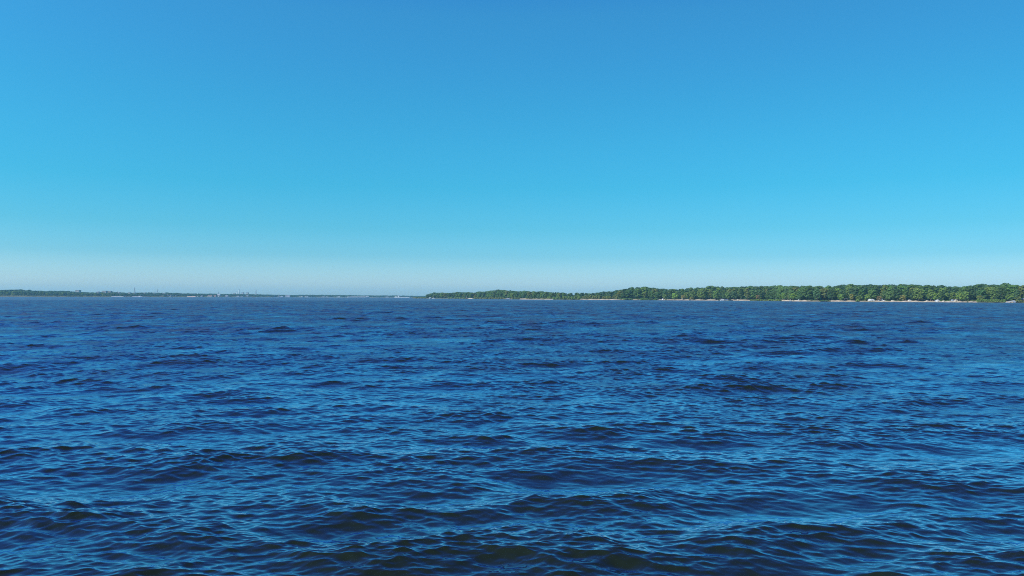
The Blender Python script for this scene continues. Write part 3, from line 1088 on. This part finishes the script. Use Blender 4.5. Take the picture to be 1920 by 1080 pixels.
t = thing('marker_post', (WX(956.6, D), D, -0.8), 'dark narrow post standing in the shallow water before the lilac boat', 'post')
MB().tube([(0, 0, 0), (0.05, 0, S(5.0, D))], [0.36, 0.30], 9).build('pile', M['darkwood'], t, True)
MB().tube([(0.05, 0, S(5.0, D) + 0.003), (0.05, 0, S(5.0, D) + 0.45)], [0.42, 0.1], 9).build('cap', M['dark'], t, True)
# sailing boat with furled sail
D = float(DSH(813.5)) - 12
t = thing('sailing_boat', (WX(813.3, D), D, 0), 'white sailing boat with bare tall mast before dark trees', 'boat', 'boats by the island shore')
MB().hull(S(5.2, D), 2.2, 1.1, 0.4).build('hull', M['white'], t, True)
MB().prism([(-1.6, 1.1), (-1.4, 1.75), (0.8, 1.7), (1.5, 1.2)], -0.75, 0.75).build('cabin', M['palehull'], t)
mst = MB().tube([(0.4, 0, 1.0), (0.4, 0, S(9.0, D))], [0.20, 0.12], 8).build('mast', M['white'], t, True)
MB().box(-0.5, 1.3, -0.06, 0.06, S(6.2, D), S(6.2, D) + 0.12).build('spreader', M['white'], mst)
bo = MB().tube([(0.4, 0, 2.4), (-2.6, 0, 2.3)], [0.10, 0.08], 7).build('boom', M['white'], t, True)
MB().tube([(0.1, 0, 2.62), (-2.5, 0, 2.5)], [0.24, 0.16], 7).build('furled_sail', M['canvas'], bo, True)

# bathers on the sand


def person(x, v, H, lab, cloth, stride, arm, rz):
    D, z = on_beach(x, v)
    t = thing('person', (WX(x, D), D, z + 0.0), lab, 'person', 'bathers on the beach', rz)
    s = H / 1.75
    P = {'pel': (0, 0, .95), 'ch': (0, .01, 1.28), 'nk': (0, 0, 1.48), 'hd': (0, -.01, 1.58), 'ht': (0, 0, 1.70),
         'lh': (-.10, 0, .90), 'lk': (-.11, -stride * .5, .50), 'lf': (-.12, stride * .4, .08), 'lt': (-.13, stride * .4 - .16, .03),
         'rh': (.10, 0, .90), 'rk': (.11, -stride * .2, .50), 'rf': (.12, -stride * .6, .08), 'rt': (.13, -stride * .6 - .16, .03),
         'ls': (-.19, 0, 1.42), 'le': (-.26, .02, 1.14), 'lw': (-.25 + arm, -.12, .90), 'lp': (-.25 + arm, -.15, .80),
         'rs': (.19, 0, 1.42), 're': (.27, .02, 1.14), 'rw': (.26, -.08, .88), 'rp': (.26, -.10, .78)}
    Rr = {'pel': .145, 'ch': .15, 'nk': .06, 'hd': .09, 'ht': .085, 'lh': .09, 'lk': .06, 'lf': .04, 'lt': .035, 'rh': .09, 'rk': .06, 'rf': .04, 'rt': .035,
          'ls': .06, 'le': .045, 'lw': .03, 'lp': .035, 'rs': .06, 're': .045, 'rw': .03, 'rp': .035}
    E = [('pel', 'ch'), ('ch', 'nk'), ('nk', 'hd'), ('hd', 'ht'), ('pel', 'lh'), ('lh', 'lk'), ('lk', 'lf'), ('lf', 'lt'), ('pel', 'rh'), ('rh', 'rk'), ('rk', 'rf'), ('rf', 'rt'),
         ('ch', 'ls'), ('ls', 'le'), ('le', 'lw'), ('lw', 'lp'), ('ch', 'rs'), ('rs', 're'), ('re', 'rw'), ('rw', 'rp')]
    ks = list(P)
    me = bpy.data.meshes.new('body')
    me.from_pydata([tuple(c * s for c in P[k]) for k in ks], [(ks.index(a), ks.index(b)) for a, b in E], [])
    o = bpy.data.objects.new('body', me)
    COL.objects.link(o)
    o.parent = t
    md = o.modifiers.new('skin', 'SKIN')
    for i, k in enumerate(ks):
        me.skin_vertices[0].data[i].radius = (Rr[k] * s, Rr[k] * s * 0.85)
        me.skin_vertices[0].data[i].use_root = (k == 'pel')
    sb = o.modifiers.new('sub', 'SUBSURF')
    sb.levels = sb.render_levels = 1
    me.materials.append(M['skin'])
    h = MB()
    n = 10
    vs_ = [(0.10 * s * math.cos(a) * math.cos(2 * PI * k / n), 0.01 + 0.11 * s * math.cos(a) * math.sin(2 * PI * k / n), 1.64 * s + 0.13 * s * math.sin(a)) for a in (0, .5, 1.0, 1.4) for k in range(n)]
    h.add(vs_, [(i * n + k, i * n + (k + 1) % n, (i + 1) * n + (k + 1) % n, (i + 1) * n + k) for i in range(3) for k in range(n)] + [tuple(3 * n + k for k in range(n))])
    h.build('hair', M['hair'], t, True)
    MB().tube([(0, 0, .80 * s), (0, 0, .90 * s), (0, 0, 1.02 * s)], [.17 * s, .18 * s, .15 * s], 12).build('swimwear', cloth, t, True)
    return t


person(1745.3, 4, 1.78, 'person standing nearest the cream tent, leftmost of the three bathers', M['cloth_blue'], 0.05, 0.0, 0.3)
person(1748.0, 5, 1.68, 'person standing in the middle of the three bathers', M['cloth_red'], 0.12, 0.08, -0.5)
person(1751.0, 4, 1.74, 'person standing nearest the grey dome tent, rightmost of the three bathers', M['cloth_blue'], 0.2, -0.05, 1.2)

# ------------------------------------------------------------------ far bank: town, masts, ships


def farD(x, v=0):
    return float(DFAR(x)) + v


def block(x0, x1, yt, yb, v, wall, roof, label, cat='building', storeys=6, bays=5, pitched=False, name='apartment_block', group='buildings on the far bank', depth=14):
    xc = (x0 + x1) / 2
    D = farD(xc, v)
    W = S(x1 - x0, D)
    z1 = WZ(xc, yt, D)
    z0 = min(WZ(xc, yb, D), z1 - 2) - (6 if yb < 551 and x0 < 480 else 0.3)
    z0 = max(z0, float(LHILL(xc, v)) - 0.5) if yb > 552 else z0
    if z1 - z0 < 2.5:
        z0 = z1 - 2.5
    H = z1 - z0
    t = thing(name, (WX(xc, D), D, z0), label, cat, group)
    body = H * (0.68 if pitched else 0.95)
    MB().box(-W / 2, W / 2, -depth / 2, depth / 2, 0, body).build('wall', wall, t)
    if pitched:
        MB().add([(-W * .53, -depth * .55, body - .02), (W * .53, -depth * .55, body - .02), (W * .53, depth * .55, body - .02), (-W * .53, depth * .55, body - .02), (-W * .42, 0, H), (W * .42, 0, H)],
                 [(0, 1, 5, 4), (2, 3, 4, 5), (1, 2, 5), (3, 0, 4), (3, 2, 1, 0)]).build('roof', roof, t)
    else:
        MB().box(-W / 2 - .3, W / 2 + .3, -depth / 2 - .3, depth / 2 + .3, body + 0.003, H).build('roof', roof, t)
    nst = max(1, min(storeys, int(body / 2.8)))
    nb = max(1, min(bays, int(W / 2.5)))
    for a in range(nst):
        for b in range(nb):
            cx = -W / 2 + W * (b + .5) / nb
            cz = body * (a + .52) / nst
            MB().box(cx - W / nb * .26, cx + W / nb * .26, -depth / 2 - .06, -depth / 2 - .004, cz - body / nst * .26, cz + body / nst * .26).build('window', M['glass'], t)
    return t


block(143.0, 150.2, 544.0, 548.5, 150, M['concrete'], M['roof'], 'square pale grey apartment block standing alone above the far trees', storeys=8, bays=5)
block(192.4, 200.2, 545.3, 548.6, 160, M['palewall'], M['roof'], 'pale block with dark roof, left of two beside the thin mast', storeys=3)
block(201.2, 209.4, 545.4, 548.6, 160, M['palewall'], M['roof'], 'pale block with dark roof, right of two beside the thin mast', storeys=3)
block(182.0, 186.5, 546.4, 548.4, 160, M['palewall'], M['roof'], 'small pale house with bright wall left of the paired blocks', storeys=2, name='house', pitched=True)
block(222.6, 225.2, 547.4, 550, 120, M['white'], M['roof'], 'small white house right of the thin mast', storeys=1, name='house', pitched=True)
block(241.8, 244.6, 548.2, 551, 130, M['white'], M['roof'], 'bright white house just left of the first pylon', storeys=2, name='house')
block(251.8, 254.0, 548.6, 551, 100, M['white'], M['roof'], 'bright white house at the foot of the first pylon', storeys=2, name='house')
block(271, 274, 548.4, 550, 100, M['palewall'], M['roof'], 'small pale house midway between the first two pylons', storeys=1, name='house')
block(288.3, 291.6, 548.8, 551, 120, M['white'], M['roof'], 'white house just left of the second pylon', storeys=2, name='house')
block(305.5, 311.0, 549.0, 550.4, 110, M['palewall'], M['roof'], 'long pale roofed shed high on the bank right of the second pylon', storeys=1, name='shed', pitched=True)
block(305, 316.5, 552.4, 555.0, 26, M['pinkwall'], M['redroof'], 'pinkish riverside shed right of the second pylon', storeys=1, name='shed', pitched=True)
block(318, 322, 552.8, 555.8, 26, M['palewall'], M['roof'], 'narrow pale riverside house beside the pinkish shed', storeys=1, name='house', pitched=True)
block(325, 331, 553.6, 555.4, 26, M['palewall'], M['roof'], 'low pale riverside house, second right of the pinkish shed', storeys=1, name='house', pitched=True)
block(361, 367.5, 553.6, 555.4, 26, M['pinkwall'], M['redroof'], 'pinkish riverside house above the rusty barge', storeys=1, name='house', pitched=True)
block(375, 380.5, 553.4, 555.6, 20, M['lilac'], M['roof'], 'pale lilac riverside house above the dark tug', storeys=1, name='house', pitched=True)
block(390, 398.5, 553.6, 556.8, 22, M['palewall'], M['redroof'], 'pale long warehouse left of the cream roofed warehouse', storeys=1, name='warehouse', pitched=True)
block(399, 405.5, 553.2, 556.6, 24, M['pinkwall'], M['redroof'], 'pinkish warehouse left of the white sloping roof', storeys=1, name='warehouse', pitched=True)
block(408, 413.0, 551.4, 554.0, 40, M['white'], M['white'], 'building with a bright white sloping roof below the short mast', storeys=1, name='warehouse', pitched=True)
block(420, 428, 554.2, 556.6, 22, M['lilac'], M['white'], 'low pale lilac shed right of the white sloping roof', storeys=1, name='shed', pitched=True)
block(443, 449, 554.8, 557.0, 22, M['lilac'], M['white'], 'low pale lilac shed under the two chimneys', storeys=1, name='shed', pitched=True)
block(451.5, 456, 555.4, 557.2, 22, M['white'], M['roof'], 'small white shed right of the chimneys', storeys=1, name='shed', pitched=True)
block(461.5, 466.5, 553.4, 555.6, 40, M['white'], M['roof'], 'white shed below the right one of two square towers', storeys=1, name='shed', pitched=True)
block(453.6, 457.2, 548.2, 551.6, 320, M['concrete'], M['roof'], 'grey square tower block, left of two right of the chimneys', storeys=7, bays=3)
block(462.0, 465.6, 548.3, 551.6, 320, M['concrete'], M['roof'], 'grey square tower block, right of two right of the chimneys', storeys=7, bays=3)
block(438, 441, 549.6, 551.8, 320, M['concrete'], M['roof'], 'low hazy grey block left of the chimneys', storeys=3, bays=3)
block(514, 524.5, 554.6, 556.9, 22, M['lilac'], M['white'], 'long pale lilac shed right of the third pylon', storeys=1, name='shed', pitched=True)
block(526, 531, 555.2, 557.0, 22, M['lilac'], M['white'], 'short pale shed beside the long lilac shed', storeys=1, name='shed', pitched=True)
block(535, 544, 553.2, 558.0, 24, M['lilac'], M['roof'], 'large lilac grey building stepping down to the water', storeys=2, bays=4, name='warehouse', pitched=True)
block(552, 557, 555.4, 557.9, 22, M['palewall'], M['roof'], 'pale riverside house right of the large lilac building', storeys=1, name='house', pitched=True)
block(562, 568, 555.2, 557.8, 22, M['palewall'], M['white'], 'pale riverside house, left of two under the ragged trees', storeys=1, name='house', pitched=True)
block(572, 578.5, 554.8, 557.8, 22, M['white'], M['roof'], 'white riverside house, right of two under the ragged trees', storeys=1, name='house', pitched=True)
block(586, 590, 555.4, 557.9, 22, M['lilac'], M['roof'], 'small lilac riverside house left of the white row', storeys=1, name='house', pitched=True)
block(604, 609, 555.6, 558.0, 22, M['white'], M['roof'], 'white riverside house, left of the two in the white row', storeys=1, name='house', pitched=True)
block(611, 616.5, 555.6, 558.0, 22, M['palewall'], M['roof'], 'pale riverside house, right of the two in the white row', storeys=1, name='house', pitched=True)
block(631.5, 637.5, 555.6, 558.4, 16, M['white'], M['white'], 'bright white peaked building left of the long pale pontoon', storeys=1, name='boathouse', pitched=True)
block(723, 729, 556.0, 558.6, 18, M['lilac'], M['roof'], 'low hazy shed left of the white passenger boat', storeys=1, name='shed', pitched=True)


def mast(x, yt, yb, v, label, r=0.8, name='radio_mast'):
    D = farD(x, v)
    z0 = WZ(x, yb, D) - 8
    H = WZ(x, yt, D) - z0
    t = thing(name, (WX(x, D), D, z0), label, 'mast', 'masts on the far bank')
    MB().tube([(0, 0, 0), (0, 0, H * .55), (0, 0, H)], [r, r * .8, r * .4], 8).build('pole', M['steel'], t)
    for q in (0.6, 0.85):
        MB().tube([(0, 0, H * q), (0, 0, H * q + .5)], [r * 1.5, r * 1.5], 10).build('platform', M['steel'], t)
    return t


mast(213.5, 538.0, 548, 200, 'thin tall radio mast right of the paired pale blocks', 0.7)
mast(371.5, 547.4, 551, 200, 'short thin mast above the rusty barge', 0.8)
mast(409.5, 546.8, 551, 200, 'short dark mast above the white sloping roof', 1.2)
mast(433.5, 548.0, 551.5, 200, 'short thin mast left of the chimneys', 0.8)
mast(220.5, 545.8, 549, 200, 'very short mast right of the tall radio mast', 0.7)


def pylon(x, yt, yb, v, tiers, label, armf=1.0, steel=0.2):
    D = farD(x, v)
    z0 = WZ(x, yb, D) - 10
    H = WZ(x, yt, D) - z0
    t = thing('power_pylon', (WX(x, D), D, z0), label, 'pylon', 'pylons on the far bank')
    b = H * 0.11
    top = H * 0.018
    mb = MB()

    def corner(sx, sy, h):
        f_ = max(0.0, 1 - h / (H * .72))
        w_ = top + (b - top) * f_
        return Vector((sx * w_, sy * w_, h))
    hs = [0, .18, .34, .48, .6, .72, .84, .95]
    for sx, sy in ((-1, -1), (1, -1), (1, 1), (-1, 1)):
        mb.tube([corner(sx, sy, H * q) for q in hs], [steel] * len(hs), 5)
    sq = [(-1, -1), (1, -1), (1, 1), (-1, 1)]
    for i in range(len(hs) - 1):
        for k in range(4):
            a, c = sq[k], sq[(k + 1) % 4]
            mb.tube([corner(*a, H * hs[i]), corner(*c, H * hs[i + 1])], [steel * .6] * 2, 4)
            mb.tube([corner(*c, H * hs[i]), corner(*a, H * hs[i + 1])], [steel * .6] * 2, 4)
    mb.build('lattice_tower', M['steel'], t)
    for q, wd in tiers:
        a = MB()
        W = H * wd * armf
        a.prism([(-W, H * q), (0, H * q + H * .035), (W, H * q), (0, H * q - H * .012)], -top * .8, top * .8).build('crossarm', M['steel'], t)
    MB().tube([(0, 0, H * .94), (0, 0, H)], [steel * 2, steel], 6).build('peak', M['steel'], t)
    return t


pylon(252.5, 538.2, 548.5, 170, [(.62, .15), (.74, .20), (.86, .13)], 'tall lattice pylon above bright white houses, leftmost of three pylons')
pylon(295.0, 542.0, 548.5, 220, [(.66, .26), (.82, .20)], 'shorter wide armed lattice pylon, middle of three pylons')
pylon(480.0, 542.4, 551.5, 120, [(.60, .13), (.75, .13), (.90, .10)], 'dark lattice pylon with three arms right of the square towers', steel=0.5)


def chimney(x, yt, yb, v, r, label):
    D = farD(x, v)
    z0 = WZ(x, yb, D) - 10
    H = WZ(x, yt, D) - z0
    t = thing('factory_chimney', (WX(x, D), D, z0), label, 'chimney', 'chimneys on the far bank')
    MB().tube([(0, 0, 0), (0, 0, H * .5), (0, 0, H)], [r * 1.5, r * 1.15, r * .85], 14).build('stack', M['concrete'], t, True)
    MB().tube([(0, 0, H - 2.5), (0, 0, H + .4)], [r, r], 14).build('rim', M['roof'], t)


chimney(448.2, 542.8, 551.5, 300, 2.0, 'tall grey factory chimney, taller right one of the pair')
chimney(444.2, 547.0, 551.5, 300, 1.9, 'short grey factory chimney, lower left one of the pair')


def barge(x0, x1, yb, hull_px, hullm, deckm, label, house=None, name='barge', v=-60, load=0.5):
    xc = (x0 + x1) / 2
    D = (CAMH / max(0.4, (yb - hor(xc)))) * F if yb else farD(xc, v)
    D = farD(xc, v)
    L = S(x1 - x0, D)
    H = S(hull_px, D)
    t = thing(name, (WX(xc, D), D, 0), label, 'ship', 'ships along the far bank')
    MB().hull(L, max(6, L * .14), H, 0.12, 0.95, 0.4, 0.12, 14).build('hull', hullm, t, True)
    if load:
        MB().box(-L * .36, L * .36, -L * .05, L * .05, H * .98, H * (1 + load)).build('cargo_hatch', deckm, t)
    if house:
        px, w_, h_ = house
        cx = S(px - xc, D)
        W, HH = S(w_, D), S(h_, D)
        hs = MB().box(cx - W / 2, cx + W / 2, -L * .05 - .4, L * .05 + .4, H * .9, H * .9 + HH).build('wheelhouse', M['white'], t)
        MB().box(cx - W * .4, cx + W * .4, -L * .05 - .46, -L * .05 - .404, H * .9 + HH * .55, H * .9 + HH * .85).build('window', M['glass'], hs)
        MB().tube([(cx, 0, H * .9 + HH), (cx, 0, H * .9 + HH * 1.6)], [.18, .1], 6).build('mast', M['steel'], t)
    return t


barge(210, 234, None, 1.1, M['palehull'], M['palehull'], 'long pale barge moored left of the black stern hull', load=0.25)
barge(232.5, 247, None, 1.0, M['dark'], M['dark'], 'black low barge directly right of the long pale barge', load=0.3, v=-75)
barge(247.5, 269, None, 0.9, M['lilac'], M['lilac'], 'pale lilac barge with a bright white wheelhouse', (262.0, 3.0, 1.7), load=0.2)
barge(267.5, 283, None, 1.2, M['dark'], M['dark'], 'black barge right of the bright white wheelhouse', load=0.3, v=-75)
barge(352, 368, None, 1.5, M['rust'], M['palehull'], 'rusty pinkish barge left of the small dark tug', load=0.15)
barge(368.5, 373, None, 0.9, M['dark'], M['greycloth'], 'small dark tug between rusty barge and dark flat barge', (370.3, 1.6, 1.2), name='tugboat', load=0, v=-75)
barge(374, 381, None, 0.8, M['dark'], M['lilac'], 'flat dark barge right of the small dark tug', load=0.4)
barge(408, 418, None, 0.9, M['dark'], M['steel'], 'dark flat barge below the white sloping roof', (410.0, 2.0, 1.6), load=0.2)
barge(652, 693, None, 1.4, M['palehull'], M['palehull'], 'very long pale pontoon barge in the middle distance', (689.5, 4.0, 1.2), load=0.25)
barge(746, 770, None, 1.1, M['white'], M['white'], 'white passenger boat with a tall white wheelhouse at its left end', (747.6, 2.2, 3.4), name='passenger_boat', load=0.1, v=-90)
barge(740, 746, None, 1.5, M['white'], M['white'], 'small white boat just left of the passenger boat', (742, 2.0, 0.9), name='motor_ship', load=0.2, v=-70)

# small buoys off the far bank
D = farD(371, -500)
t = thing('buoy', (WX(371.5, D), D, 0), 'small pale buoy floating before the small dark tug', 'buoy')
MB().tube([(0, 0, -.6), (0, 0, .2), (0, 0, .5)], [1.3, 1.4, 1.1], 14).build('float', M['palehull'], t, True)
MB().tube([(0, 0, .503), (0, 0, 2.0)], [.5, .25], 8).build('topmark', M['rust'], t, True)

# ------------------------------------------------------------------ air
m = bpy.data.materials.new('air')
m.use_nodes = True
nt = m.node_tree
nt.nodes.remove(nt.nodes['Principled BSDF'])
pv = nt.nodes.new('ShaderNodeVolumePrincipled')
pv.inputs['Color'].default_value = (0.34, 0.78, 1.0, 1)
pv.inputs['Density'].default_value = 0.00007
pv.inputs['Anisotropy'].default_value = 0.0
nt.links.new(pv.outputs['Volume'], nt.nodes['Material Output'].inputs['Volume'])
hz = MB().box(-7400, 7400, -7400, 7400, -2.5, 75).build('haze', m)
tag(hz, 'thin pale blue haze over the river', 'haze', kind='stuff')
print('trees right', N_RIGHT, 'objects', len(sc.objects))
